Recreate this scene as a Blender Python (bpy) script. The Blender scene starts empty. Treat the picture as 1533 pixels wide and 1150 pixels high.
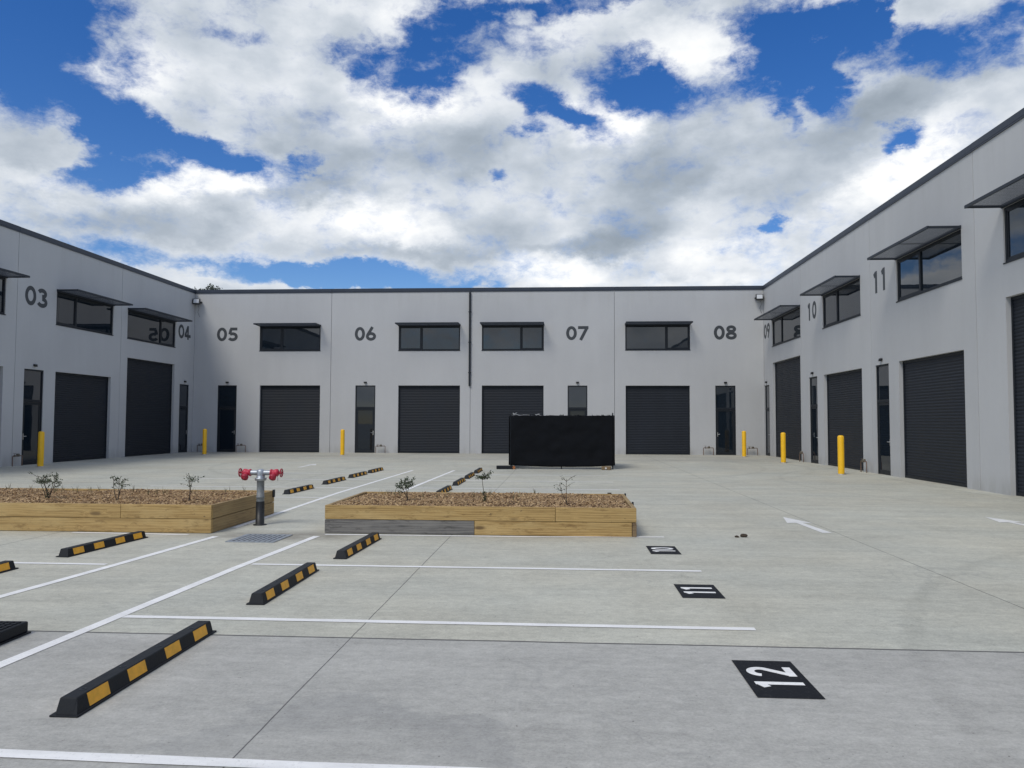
import bpy, math, random
from mathutils import Vector, Matrix, noise
random.seed(7)
S = bpy.context.scene
COL = S.collection
R = math.radians
PI = math.pi

# ------------------------------------------------------------------ camera
cam = bpy.data.cameras.new('camera'); camo = bpy.data.objects.new('camera', cam); COL.objects.link(camo)
cam.sensor_width = 36; cam.lens = 27.57; cam.clip_start = .05; cam.clip_end = 4000
Rc = Matrix.Rotation(R(3.685), 3, 'Z') @ Matrix.Rotation(R(2.771), 3, 'X') @ Matrix.Rotation(R(-.206), 3, 'Y')
rx, fw, up = Rc.col[0], Rc.col[1], Rc.col[2]
M = Matrix((rx, up, -fw)).transposed().to_4x4(); M.translation = (0, 0, 1.65)
camo.matrix_world = M
S.camera = camo

# ------------------------------------------------------------------ exposure
S.view_settings.view_transform = 'Standard'; S.view_settings.look = 'None'
S.view_settings.exposure = 0.26; S.view_settings.gamma = 1
S.render.engine = 'CYCLES'
S.cycles.max_bounces = 5

# ------------------------------------------------------------------ sun
SUN_EL, SUN_AZ = 52, 212        # degrees; azimuth clockwise from +Y: behind the viewer, to the left
sd = Vector((math.sin(R(SUN_AZ)) * math.cos(R(SUN_EL)), math.cos(R(SUN_AZ)) * math.cos(R(SUN_EL)), math.sin(R(SUN_EL))))
sl = bpy.data.lights.new('sun', 'SUN'); sl.energy = 1.45; sl.angle = R(20); sl.color = (1, .95, .86)
so = bpy.data.objects.new('sun', sl); COL.objects.link(so)
so.rotation_euler = (-sd).to_track_quat('-Z', 'Y').to_euler(); so.location = sd * 60

# ------------------------------------------------------------------ node helper
class NT:
    def __init__(s, t): s.t = t; s.n = t.nodes; s.l = t.links
    def node(s, typ, **kw):
        n = s.n.new(typ)
        for k, v in kw.items(): setattr(n, k, v)
        return n
    def put(s, sock, v):
        if v is None: return
        if isinstance(v, bpy.types.NodeSocket): s.l.new(v, sock)
        else:
            if isinstance(v, tuple) and len(v) == 3 and sock.type == 'RGBA': v = v + (1,)
            sock.default_value = v
    def m(s, op, a, b=None, c=None, clamp=False):
        n = s.node('ShaderNodeMath', operation=op, use_clamp=clamp)
        s.put(n.inputs[0], a); s.put(n.inputs[1], b); s.put(n.inputs[2], c)
        return n.outputs[0]
    def v(s, op, a, b=None, sc=None):
        n = s.node('ShaderNodeVectorMath', operation=op)
        s.put(n.inputs[0], a); s.put(n.inputs[1], b)
        if sc is not None: s.put(n.inputs['Scale'], sc)
        return n.outputs['Value'] if op in ('LENGTH', 'DOT_PRODUCT', 'DISTANCE') else n.outputs[0]
    def noise(s, vec, scale, detail=4, rough=.5, dist=0, out=0, dim='3D', lac=2.0):
        n = s.node('ShaderNodeTexNoise', noise_dimensions=dim)
        s.put(n.inputs['Vector'], vec); n.inputs['Scale'].default_value = scale; n.inputs['Detail'].default_value = detail
        n.inputs['Roughness'].default_value = rough; n.inputs['Distortion'].default_value = dist; n.inputs['Lacunarity'].default_value = lac
        return n.outputs[out]
    def rng(s, x, a, b, c=0., d=1., smooth=False):
        n = s.node('ShaderNodeMapRange', interpolation_type='SMOOTHSTEP' if smooth else 'LINEAR')
        s.put(n.inputs[0], x); n.inputs[1].default_value = a; n.inputs[2].default_value = b
        n.inputs[3].default_value = c; n.inputs[4].default_value = d
        return n.outputs[0]
    def mix(s, f, a, b, mode='MIX'):
        n = s.node('ShaderNodeMix', data_type='RGBA', blend_type=mode)
        s.put(n.inputs[0], f); s.put(n.inputs[6], a); s.put(n.inputs[7], b)
        return n.outputs[2]
    def xyz(s, v):
        n = s.node('ShaderNodeSeparateXYZ'); s.put(n.inputs[0], v); return n.outputs
    def cxyz(s, x, y, z):
        n = s.node('ShaderNodeCombineXYZ'); s.put(n.inputs[0], x); s.put(n.inputs[1], y); s.put(n.inputs[2], z); return n.outputs[0]
    def mapping(s, vec, loc=(0, 0, 0), rot=(0, 0, 0), sc=(1, 1, 1), typ='POINT'):
        n = s.node('ShaderNodeMapping', vector_type=typ); s.put(n.inputs[0], vec)
        n.inputs[1].default_value = loc; n.inputs[2].default_value = rot; n.inputs[3].default_value = sc
        return n.outputs[0]

# ------------------------------------------------------------------ sky: Nishita + procedural cloud field over azimuth / elevation (degrees)
# (azimuth, elevation, half-width, half-height, tilt, weight)
HOLES = [(-35.4, 23.9, 4.7, 2.9, 0, 1.0), (-35.6, 19.8, 3.6, 1.6, 0, 0.5), (-30.7, 18.7, 2.2, 1.6, -35, 0.8), (-26.1, 18.1, 4.24, 0.92, -8, 1.0), (-30.0, 16.0, 2.99, 0.83, 10, 0.75), (-10.3, 25.1, 4.18, 1.74, 10, 0.95), (-6.9, 27.8, 3.49, 1.2, 0, 0.6), (-15.9, 24.9, 1.53, 0.9, 0, 0.5), (-23.0, 24.8, 1.51, 0.71, 0, 0.4), (-18.8, 17.9, 1.2, 0.61, 30, 0.7), (-5.0, 17.7, 0.89, 0.41, 0, 0.6), (-24.3, 10.8, 8.21, 0.81, 0, 0.6), (-13.8, 10.6, 6.68, 0.8, 4, 0.95), (-10.9, 9.9, 5.33, 0.43, 0, 0.8), (-20.7, 9.9, 2.7, 0.46, 0, 0.5), (0.9, 28.5, 5.47, 0.79, 0, 0.8), (-2.9, 25.8, 1.5, 1.03, 0, 0.5), (5.2, 23.5, 3.5, 1.52, -15, 0.95), (-0.2, 21.9, 3.56, 0.87, -25, 0.85), (-3.5, 20.5, 0.89, 0.53, 0, 0.5), (16.5, 24.1, 4.61, 1.91, 15, 1.1), (16.1, 26.7, 3.98, 1.07, 0, 0.8), (18.6, 22.5, 1.91, 1.12, -30, 0.7), (25.9, 22.9, 3.8, 1.1, -8, 0.75), (29.6, 24.0, 1.5, 1.0, 0, 0.55), (21.2, 25.1, 0.9, 1.36, 0, 0.7), (22.9, 18.7, 1.35, 0.61, -10, 0.85), (15.2, 13.5, 0.62, 0.4, 0, 0.6), (16.0, 20.9, 0.57, 0.83, 0, 0.4), (-32.5, 12.7, 1.14, 0.41, 0, 0.2)]
CLOUDS = [(23.2, 25.2, 3.37, 0.97, 18, 0.5), (-13.3, 9.8, 0.96, 0.47, 0, 1.1), (18.5, 25.4, 0.6, 0.35, 20, 0.5), (-22.5, 9.9, 4.85, 0.64, 6, 0.45), (-33.7, 17.2, 2.79, 1.11, 20, 0.45), (8.7, 26.0, 2.85, 2.21, 0, 0.35), (-4.1, 28.3, 1.0, 0.4, 0, 0.6), (-7.6, 26.4, 2.24, 0.82, 20, 0.4)]
TONES = [(-25.2, 16.2, 4.07, 1.2, 14, 0.55), (-11.5, 23.0, 3.03, 1.36, 15, 0.5), (3.8, 21.4, 3.66, 1.56, 18, 0.5), (-12.9, 14.6, 4.82, 1.48, -12, 0.35), (-0.6, 10.9, 4.17, 1.24, 0, 0.35), (21.8, 15.6, 4.83, 1.88, 20, 0.4), (-35.1, 15.2, 2.17, 0.79, 0, 0.2), (11.8, 11.6, 3.65, 1.38, 0, 0.3), (9.2, 25.5, 2.84, 1.62, 0, 0.25), (-19.0, 14.9, 5.52, 1.8, -10, 0.15), (10.4, 10.0, 5.54, 0.65, 0, 0.25), (-11.1, 27.5, 4.43, 1.2, 0, 0.2), (-29.6, 22.1, 2.42, 1.17, 0, 0.15), (-18.1, 18.5, 4.19, 2.62, 0, -0.3), (8.1, 17.9, 6.16, 2.45, 20, -0.38), (2.8, 12.9, 4.86, 1.03, 10, -0.35), (-29.7, 12.8, 7.58, 1.1, -6, -0.25), (-7.5, 19.5, 3.95, 1.78, 0, -0.25), (23.1, 20.5, 5.93, 1.34, 15, -0.3), (-5.0, 14.6, 3.45, 1.4, 0, -0.15), (-20.4, 15.7, 2.27, 0.71, 15, -0.25), (15.9, 17.7, 3.95, 2.14, 0, -0.15), (-10.9, 12.3, 8.25, 0.56, -4, -0.15)]

def blobs(N, vec, items, sign=1.0, tot=None, r0=.25, r1=1.85):
    # sum of soft ellipses; the running sum rides along in z (scaled away), so the shader compiler takes them in turn
    for tilt in sorted({round(i[4] / 12) * 12 for i in items}):
        c, s_ = math.cos(R(tilt)), math.sin(R(tilt))
        base = N.mapping(vec, rot=(0, 0, -R(tilt))) if tilt else vec
        cur = base
        for n, (a, e, ra, re, rot, w) in enumerate([i for i in items if round(i[4] / 12) * 12 == tilt]):
            if n % 5 == 0 and tot is not None: cur = N.v('ADD', base, N.cxyz(0., 0., tot))
            x, y = a * c + e * s_, -a * s_ + e * c
            m = N.node('ShaderNodeVectorMath', operation='MULTIPLY_ADD'); N.put(m.inputs[0], cur)
            m.inputs[1].default_value = (1 / ra, 1 / re, 0); m.inputs[2].default_value = (-x / ra, -y / re, 0)
            f = N.rng(N.v('LENGTH', m.outputs[0]), r0, r1, w * sign, 0, True)
            tot = f if tot is None else N.m('ADD', tot, f)
    return tot

W = bpy.data.worlds.new('World'); S.world = W; W.use_nodes = True
N = NT(W.node_tree); N.n.clear()
out = N.node('ShaderNodeOutputWorld'); bg = N.node('ShaderNodeBackground'); N.l.new(bg.outputs[0], out.inputs[0])
SKY = .08
bg.inputs[1].default_value = SKY
sky = N.node('ShaderNodeTexSky', sky_type='NISHITA'); sky.sun_disc = False
sky.sun_elevation = R(SUN_EL); sky.sun_rotation = R(SUN_AZ); sky.ozone_density = 3.0; sky.air_density = 1.0; sky.dust_density = .3
tc = N.node('ShaderNodeTexCoord'); d = N.v('NORMALIZE', tc.outputs['Generated'])
dx = N.xyz(d)
az = N.m('MULTIPLY', N.m('ARCTAN2', dx[0], dx[1]), 180 / PI)
el = N.m('MULTIPLY', N.m('ARCSINE', dx[2]), 180 / PI)
ae = N.cxyz(az, el, 0.)
st = N.cxyz(az, N.m('MULTIPLY', el, 1.6), 0.)
def centred(vec, scale, detail, rough, amp):
    n = N.node('ShaderNodeTexNoise'); N.put(n.inputs['Vector'], vec); n.inputs['Scale'].default_value = scale; n.inputs['Detail'].default_value = detail; n.inputs['Roughness'].default_value = rough
    return N.v('MULTIPLY', N.v('SUBTRACT', n.outputs['Color'], (.5, .5, .5)), amp)
q = N.v('ADD', ae, centred(st, .13, 7, .64, (9.0, 5.2, 0.)))
n1 = N.noise(st, .17, 9, .62)
n2 = N.noise(N.v('ADD', centred(st, .4, 4, .6, (2.2, 2.2, 0.)), N.v('ADD', st, (31., 7., 3.))), .42, 8, .66)
big = N.noise(N.v('ADD', st, (3., 57., 9.)), .05, 1, .5)
# outside the stretch of sky before the camera the cover is left to the noise alone
front = N.m('MULTIPLY', N.rng(N.m('ABSOLUTE', az), 36, 60, 1, 0, True), N.rng(el, 31, 44, 1, 0, True))
base = N.m('ADD', N.m('MULTIPLY', front, .50), N.m('MULTIPLY', N.m('SUBTRACT', 1., front), N.rng(big, .35, .65, -.3, .7)))
fine = N.m('ADD', N.m('MULTIPLY', N.m('SUBTRACT', n1, .5), 1.5), N.m('MULTIPLY', N.m('SUBTRACT', n2, .5), 1.35))
f0 = N.m('ADD', blobs(N, q, CLOUDS, 1.0, blobs(N, q, HOLES, -1.0, base)), fine)
alpha = N.rng(f0, -.26, .56, 0, 1, True)
alpha = N.m('MULTIPLY', alpha, N.rng(el, -1, 2, 0, 1, True))
relief = N.m('MULTIPLY', N.m('SUBTRACT', N.noise(st, .11, 7, .50), N.noise(N.v('ADD', st, (-1.6, 3.0, 0.)), .11, 7, .50)), 1.25)
tone = N.m('ADD', blobs(N, N.v('ADD', q, centred(st, .5, 4, .6, (2., 1.4, 0.))), TONES, 1.25, N.m('ADD', relief, .58), .2, 1.6), N.rng(f0, .20, 1.2, .08, -.10))
ramp = N.node('ShaderNodeValToRGB'); N.put(ramp.inputs[0], tone)
cr = ramp.color_ramp
k = .84 / SKY
def el_(pos, c):
    e = cr.elements.new(pos); e.color = (c[0] * k, c[1] * k, c[2] * k, 1)
cr.elements[0].position = 0; cr.elements[0].color = (.31 * k, .365 * k, .43 * k, 1)
cr.elements[1].position = 1; cr.elements[1].color = (1.03 * k, 1.04 * k, 1.04 * k, 1)
el_(.30, (.43, .49, .565)); el_(.55, (.60, .655, .725)); el_(.78, (.82, .855, .90))
hs = N.node('ShaderNodeHueSaturation'); N.put(hs.inputs['Color'], sky.outputs[0]); hs.inputs['Hue'].default_value = .514; hs.inputs['Saturation'].default_value = 1.36; hs.inputs['Value'].default_value = 1.22
N.put(bg.inputs[0], N.mix(alpha, hs.outputs[0], ramp.outputs[0]))

# ------------------------------------------------------------------ mesh builder
class MB:
    def __init__(s): s.v = []; s.f = []; s.sm = []
    def face(s, pts, sm=False):
        b = len(s.v); s.v += [tuple(p) for p in pts]; s.f.append(tuple(range(b, b + len(pts)))); s.sm.append(sm)
    def grid(s, rows, close=False, sm=False):
        b = len(s.v); n = len(rows[0])
        for r in rows: s.v += [tuple(p) for p in r]
        for i in range(len(rows) - 1):
            for j in range(n if close else n - 1):
                a = b + i * n + j; c = b + i * n + (j + 1) % n
                s.f.append((a, c, c + n, a + n)); s.sm.append(sm)
    def box(s, x0, x1, y0, y1, z0, z1, mat=None):
        b = len(s.v)
        P = [(x0, y0, z0), (x1, y0, z0), (x1, y1, z0), (x0, y1, z0), (x0, y0, z1), (x1, y0, z1), (x1, y1, z1), (x0, y1, z1)]
        if mat: P = [tuple(mat @ Vector(p)) for p in P]
        s.v += P
        for q in ((0, 3, 2, 1), (4, 5, 6, 7), (0, 1, 5, 4), (1, 2, 6, 5), (2, 3, 7, 6), (3, 0, 4, 7)):
            s.f.append(tuple(b + i for i in q)); s.sm.append(False)
    def tube(s, pts, rad, n=10, caps=True):
        pts = [Vector(p) for p in pts]; rad = rad if isinstance(rad, (list, tuple)) else [rad] * len(pts)
        rows = []; ref = None
        for i, p in enumerate(pts):
            t = (pts[min(i + 1, len(pts) - 1)] - pts[max(i - 1, 0)]).normalized()
            if ref is None: ref = Vector((0, 0, 1)) if abs(t.z) < .9 else Vector((1, 0, 0))
            u = t.cross(ref).normalized(); w = u.cross(t).normalized(); ref = w
            rows.append([p + (u * math.cos(2 * PI * k / n) + w * math.sin(2 * PI * k / n)) * rad[i] for k in range(n)])
        s.grid(rows, True, True)
        if caps: s.face(list(reversed(rows[0]))); s.face(rows[-1])
    def lathe(s, prof, n=20, mat=None):
        rows = [[Vector((r * math.cos(2 * PI * k / n), r * math.sin(2 * PI * k / n), z)) for k in range(n)] for r, z in prof]
        if mat: rows = [[mat @ p for p in r] for r in rows]
        s.grid(rows, True, True)
        if prof[0][0] > .001: s.face(list(reversed(rows[0])))
        if prof[-1][0] > .001: s.face(rows[-1])
    def torus(s, R0, r, mat, n=20, m=8):
        rows = []
        for i in range(n + 1):
            a = 2 * PI * i / n
            rows.append([mat @ Vector(((R0 + r * math.cos(2 * PI * j / m)) * math.cos(a), (R0 + r * math.cos(2 * PI * j / m)) * math.sin(a), r * math.sin(2 * PI * j / m))) for j in range(m)])
        s.grid(rows, True, True)
    def build(s, name, mat, parent=None, bevel=0, seg=2):
        me = bpy.data.meshes.new(name); me.from_pydata(s.v, [], s.f)
        me.polygons.foreach_set('use_smooth', s.sm); me.validate(); me.update()
        if mat: me.materials.append(mat)
        o = bpy.data.objects.new(name, me); COL.objects.link(o)
        if parent: o.parent = parent
        if bevel:
            md = o.modifiers.new('bevel', 'BEVEL'); md.width = bevel; md.segments = seg; md.limit_method = 'ANGLE'; md.angle_limit = R(35)
        return o

def tag(o, label=None, cat=None, group=None, kind=None):
    if label: o['label'] = label
    if cat: o['category'] = cat
    if group: o['group'] = group
    if kind: o['kind'] = kind
    return o
def empty(name, loc=(0, 0, 0), rz=0):
    o = bpy.data.objects.new(name, None); o.empty_display_size = .2; COL.objects.link(o)
    o.location = loc; o.rotation_euler = (0, 0, rz); return o
def copy_tree(o, parent=None):
    c = o.copy(); COL.objects.link(c)
    if parent: c.parent = parent
    for ch in list(o.children): copy_tree(ch, c)
    return c

# ------------------------------------------------------------------ materials
def mat(name, col, rough=.6, var=0., scale=4., metal=0., bump=0., bscale=30., ior=None, stretch=(1, 1, 1), coord='Object', spec=None):
    m = bpy.data.materials.new(name); m.use_nodes = True; N = NT(m.node_tree)
    b = N.n['Principled BSDF']; b.inputs['Roughness'].default_value = rough; b.inputs['Metallic'].default_value = metal
    if ior: b.inputs['IOR'].default_value = ior
    if spec is not None: b.inputs['Specular IOR Level'].default_value = spec
    tc = N.node('ShaderNodeTexCoord'); co = N.mapping(tc.outputs[coord], sc=stretch)
    if var:
        n = N.noise(co, scale, 5, .6)
        k = N.rng(n, .3, .7, 1 - var, 1 + var)
        c = N.node('ShaderNodeVectorMath', operation='SCALE'); c.inputs[0].default_value = col; N.put(c.inputs['Scale'], k)
        N.put(b.inputs['Base Color'], c.outputs[0])
        N.put(b.inputs['Roughness'], N.rng(n, .3, .7, max(.02, rough - .06), min(1, rough + .06)))
    else: b.inputs['Base Color'].default_value = (*col, 1)
    if bump:
        bp = N.node('ShaderNodeBump'); bp.inputs['Strength'].default_value = bump; bp.inputs['Distance'].default_value = .004
        N.put(bp.inputs['Height'], N.noise(co, bscale, 4, .6)); N.put(b.inputs['Normal'], bp.outputs[0])
    return m

def wall_material():
    m = bpy.data.materials.new('painted_precast_panel'); m.use_nodes = True; N = NT(m.node_tree); b = N.n['Principled BSDF']
    g = N.node('ShaderNodeNewGeometry'); p = g.outputs['Position']
    z = N.xyz(p)[2]
    n1 = N.noise(p, .35, 5, .55); n2 = N.noise(N.mapping(p, sc=(1, 1, .12)), 1.4, 6, .6); n3 = N.noise(p, 9, 5, .6)
    k = N.m('ADD', N.m('ADD', N.m('MULTIPLY', n1, .13), N.m('MULTIPLY', n2, .09)), N.m('MULTIPLY', n3, .04))
    k = N.rng(k, .05, .21, .88, 1.09)
    oi = N.node('ShaderNodeObjectInfo'); k = N.m('ADD', k, N.m('MULTIPLY', N.m('SUBTRACT', oi.outputs['Random'], .5), .05))
    c = N.node('ShaderNodeVectorMath', operation='SCALE'); c.inputs[0].default_value = (.505, .510, .512); N.put(c.inputs['Scale'], k)
    # splash-back grime along the foot of the panels and faint runs below the coping
    low = N.m('MULTIPLY', N.rng(z, 0, .55, 1, 0, True), N.rng(N.noise(N.mapping(p, sc=(1, 1, .25)), 2.2, 5, .65), .36, .66, 0, .55))
    hi = N.m('MULTIPLY', N.rng(z, 6.9, 8.5, 0, 1, True), N.rng(N.noise(N.mapping(p, sc=(1, 1, .05)), 3.1, 5, .65), .50, .72, 0, .16))
    col = N.mix(N.m('ADD', low, hi), c.outputs[0], (.30, .295, .27))
    N.put(b.inputs['Base Color'], col); b.inputs['Roughness'].default_value = .72
    bp = N.node('ShaderNodeBump'); bp.inputs['Strength'].default_value = .12; bp.inputs['Distance'].default_value = .01
    N.put(bp.inputs['Height'], N.noise(p, 2.5, 6, .65)); N.put(b.inputs['Normal'], bp.outputs[0])
    return m

def concrete_material():
    m = bpy.data.materials.new('broomed_concrete'); m.use_nodes = True; N = NT(m.node_tree); b = N.n['Principled BSDF']
    g = N.node('ShaderNodeNewGeometry'); p = g.outputs['Position']; x = N.xyz(p)
    big = N.noise(p, .22, 5, .6); mid = N.noise(N.mapping(p, sc=(.35, 1, 1)), 1.3, 7, .65); streak = N.noise(N.mapping(p, sc=(.10, 1, 1)), 5.5, 6, .7)
    fine = N.noise(p, 55, 4, .7); grit = N.noise(p, 260, 2, .6)
    blot = N.noise(p, 2.1, 8, .72); mott = N.noise(N.mapping(p, sc=(.75, 1, 1)), 15., 6, .75)
    k = 1.
    for src, amp in ((big, .40), (mid, .44), (streak, .40), (blot, .50), (mott, .80), (fine, .75), (grit, .45)):
        k = N.m('ADD', N.m('MULTIPLY', N.m('SUBTRACT', src, .5), amp), k)
    # tyre scuffs where cars swing through the yard
    for cx, cy, r, w in ((11.5, 3.0, 9.4, .10), (11.5, 3.0, 7.9, .10), (-2.0, 31., 9.5, .12), (-2.0, 31., 11.1, .12), (16., 22., 9.7, .1)):
        dd = N.m('ABSOLUTE', N.m('SUBTRACT', N.v('LENGTH', N.v('SUBTRACT', N.v('MULTIPLY', p, (1., 1., 0.)), (cx, cy, 0.))), r))
        k = N.m('SUBTRACT', k, N.m('MULTIPLY', N.rng(dd, w * .3, w * 1.3, 1, 0, True), N.rng(blot, .40, .60, 0, .15)))
    # separate pours: the near slab is a slightly bluer, darker mix; a browner apron runs along the buildings
    near = N.rng(x[1], 5.97, 5.99, 1, 0)
    tint = N.mix(N.rng(N.noise(p, .5, 3, .5), .35, .65), (.490, .474, .390), (.470, .470, .402))
    tint = N.mix(near, tint, (.414, .406, .370))
    apron = N.m('MULTIPLY', N.rng(x[1], 33.5, 34.5, 0, 1), N.rng(N.noise(N.mapping(p, sc=(.15, 1, 1)), 1., 4, .6), .35, .6, .2, 1.))
    tint = N.mix(N.m('MULTIPLY', apron, .5), tint, (.34, .325, .285))
    c = N.node('ShaderNodeVectorMath', operation='SCALE'); N.put(c.inputs[0], tint); N.put(c.inputs['Scale'], k)
    col = c.outputs[0]
    # dried water marks
    st = N.noise(N.v('ADD', p, (4.3, 1.2, 0.)), .8, 5, .55, 1.2)
    edge = N.m('MULTIPLY', N.rng(N.m('ABSOLUTE', N.m('SUBTRACT', st, .56)), 0, .018, 1, 0, True), N.rng(N.noise(p, .35, 2, .5), .5, .62, 0, .20))
    pt = N.v('MULTIPLY', N.v('SUBTRACT', p, (-1.15, 3.72, 0.)), (.72, .70, 0.))
    wob = N.m('ADD', N.v('LENGTH', pt), N.m('MULTIPLY', N.m('SUBTRACT', N.noise(N.mapping(p, sc=(1, 1.4, 1)), 1.9, 6, .62), .5), .9))
    damp = N.m('MULTIPLY', N.rng(wob, .60, .70, 1, 0, True), N.rng(wob, .30, .69, .05, .34))
    col = N.mix(N.m('ADD', edge, damp), col, (.20, .205, .205))
    dirt = N.m('MULTIPLY', N.rng(N.noise(p, 3.2, 7, .72), .60, .72, 0, .40), N.rng(N.noise(p, .3, 3, .5), .42, .6, 0, 1))
    col = N.mix(dirt, col, (.26, .245, .21))
    spk = N.rng(N.noise(p, 34, 2, .5), .715, .75, 0, .75)
    col = N.mix(spk, col, (.12, .11, .10))
    # soil washed towards the drain, between the two planters
    pd = N.v('LENGTH', N.v('MULTIPLY', N.v('SUBTRACT', p, (-4.0, 11.15, 0.)), (.55, 1.5, 0.)))
    silt = N.m('MULTIPLY', N.rng(pd, .1, 1.0, 1, 0, True), N.rng(N.noise(p, 2.6, 6, .65), .34, .58, .25, .95))
    col = N.mix(silt, col, (.24, .22, .18))
    # joints
    wig = N.m('MULTIPLY', N.m('SUBTRACT', N.noise(p, 1.3, 4, .6), .5), .02)
    def joint(co, at, w):
        return N.rng(N.m('ABSOLUTE', N.m('SUBTRACT', N.m('ADD', co, wig), at)), w * .5, w * .5 + .004, 1, 0)
    tot = None
    for i, at, w in ((1, 5.98, .026), (0, -1.61, .004), (0, 4.12, .006), (0, -7.4, .008), (0, 9.75, .008), (0, -13.1, .008), (1, 16.1, .010), (1, 20.2, .020), (1, 26.2, .02), (1, 34., .02), (1, 12.6, .008)):
        j = joint(x[i], at, w); tot = j if tot is None else N.m('MAXIMUM', tot, j)
    crack = N.rng(N.m('ABSOLUTE', N.m('SUBTRACT', N.noise(N.v('ADD', p, (9., 2., 0.)), .33, 8, .62), .5)), .0006, .0018, .35, 0)
    crack = N.m('MULTIPLY', crack, N.rng(N.noise(p, .16, 2, .5), .56, .60, 0, 1))
    col = N.mix(N.m('MAXIMUM', N.m('MULTIPLY', tot, .82), crack), col, (.045, .045, .047))
    N.put(b.inputs['Base Color'], col)
    N.put(b.inputs['Roughness'], N.rng(big, .3, .7, .62, .8))
    bp = N.node('ShaderNodeBump'); bp.inputs['Strength'].default_value = .35; bp.inputs['Distance'].default_value = .004
    h = N.m('SUBTRACT', N.m('ADD', N.m('MULTIPLY', fine, .6), streak), N.m('MULTIPLY', tot, 4.))
    N.put(bp.inputs['Height'], h); N.put(b.inputs['Normal'], bp.outputs[0])
    return m

def paint_material(name, col, wear):
    m = bpy.data.materials.new(name); m.use_nodes = True; N = NT(m.node_tree); b = N.n['Principled BSDF']
    g = N.node('ShaderNodeNewGeometry'); p = g.outputs['Position']
    n = N.noise(p, 45, 6, .75); big = N.noise(p, 1.6, 3, .6)
    f = N.m('MULTIPLY', N.rng(n, .54, .70, 0, 1, True), N.rng(big, .35, .7, .15, wear))
    k = N.rng(N.noise(N.mapping(p, sc=(.3, 1, 1)), 6, 5, .65), .3, .7, .86, 1.08)
    c = N.node('ShaderNodeVectorMath', operation='SCALE'); c.inputs[0].default_value = col; N.put(c.inputs['Scale'], k)
    N.put(b.inputs['Base Color'], N.mix(f, c.outputs[0], (.36, .36, .345))); b.inputs['Roughness'].default_value = .7; b.inputs['Specular IOR Level'].default_value = .2
    return m

def timber_material(name, c0, c1, c2, coord_rot=0., seed=0.):
    m = bpy.data.materials.new(name); m.use_nodes = True; N = NT(m.node_tree); b = N.n['Principled BSDF']
    tc = N.node('ShaderNodeTexCoord'); oi = N.node('ShaderNodeObjectInfo')
    p = N.v('ADD', N.mapping(tc.outputs['Object'], rot=(0, 0, coord_rot)), N.cxyz(N.m('MULTIPLY', oi.outputs['Random'], 37.), N.m('MULTIPLY', oi.outputs['Random'], 11.), seed))
    kn = N.node('ShaderNodeTexVoronoi'); N.put(kn.inputs['Vector'], N.mapping(p, sc=(1.3, 4, 4))); kn.inputs['Scale'].default_value = .9
    kd = kn.outputs['Distance']
    warp = N.rng(kd, 0, .35, .5, 0, True)
    q = N.v('ADD', N.mapping(p, sc=(.35, 7, 7)), N.cxyz(0., N.m('MULTIPLY', warp, 2.), N.m('MULTIPLY', warp, 2.2)))
    n = N.noise(q, 2.3, 7, .6, .6)
    w = N.node('ShaderNodeTexWave', wave_type='BANDS', bands_direction='Z'); N.put(w.inputs['Vector'], N.v('ADD', N.mapping(p, sc=(.15, 1, 1)), N.cxyz(0., 0., N.m('MULTIPLY', n, .12)))); w.inputs['Scale'].default_value = 9; w.inputs['Distortion'].default_value = 3.5; w.inputs['Detail'].default_value = 3
    f = N.m('ADD', N.m('MULTIPLY', n, .75), N.m('MULTIPLY', w.outputs['Fac'], .28))
    col = N.mix(N.rng(f, .40, .70), c0, c1)
    col = N.mix(N.rng(N.noise(N.mapping(p, sc=(.8, 3, 3)), 1.7, 4, .6), .48, .72, 0, .75), col, c2)
    col = N.mix(N.rng(kd, .05, .14, .85, 0, True), col, (.10, .055, .02))
    blot = N.rng(N.noise(N.mapping(p, sc=(1.6, 5, 5)), 2.2, 6, .7), .56, .66, 0, .65)
    col = N.mix(blot, col, (c1[0] * .55, c1[1] * .5, c1[2] * .45))
    nail = N.noise(N.mapping(p, sc=(1., 2., 2.)), 9., 2, .5)
    col = N.mix(N.rng(nail, .735, .76, 0, .8), col, (.06, .04, .02))
    col = N.mix(N.m('MULTIPLY', oi.outputs['Random'], .25), col, c2)
    N.put(b.inputs['Base Color'], col); b.inputs['Roughness'].default_value = .75
    bp = N.node('ShaderNodeBump'); bp.inputs['Strength'].default_value = .4; bp.inputs['Distance'].default_value = .004
    N.put(bp.inputs['Height'], f); N.put(b.inputs['Normal'], bp.outputs[0])
    return m

def chips_material():
    m = bpy.data.materials.new('bark_mulch'); m.use_nodes = True; N = NT(m.node_tree); b = N.n['Principled BSDF']
    g = N.node('ShaderNodeNewGeometry')
    r = N.node('ShaderNodeValToRGB'); N.put(r.inputs[0], N.m('FRACT', N.m('ADD', g.outputs['Random Per Island'], N.m('MULTIPLY', N.noise(g.outputs['Position'], 30, 3, .6), .35))))
    c = r.color_ramp; c.elements[0].color = (.10, .058, .034, 1); c.elements[1].color = (.56, .40, .23, 1)
    for pz, cc in ((.25, (.26, .165, .088, 1)), (.5, (.36, .235, .12, 1)), (.72, (.44, .30, .155, 1)), (.88, (.50, .36, .20, 1))): e = c.elements.new(pz); e.color = cc
    N.put(b.inputs['Base Color'], r.outputs[0]); b.inputs['Roughness'].default_value = .9
    return m

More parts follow.
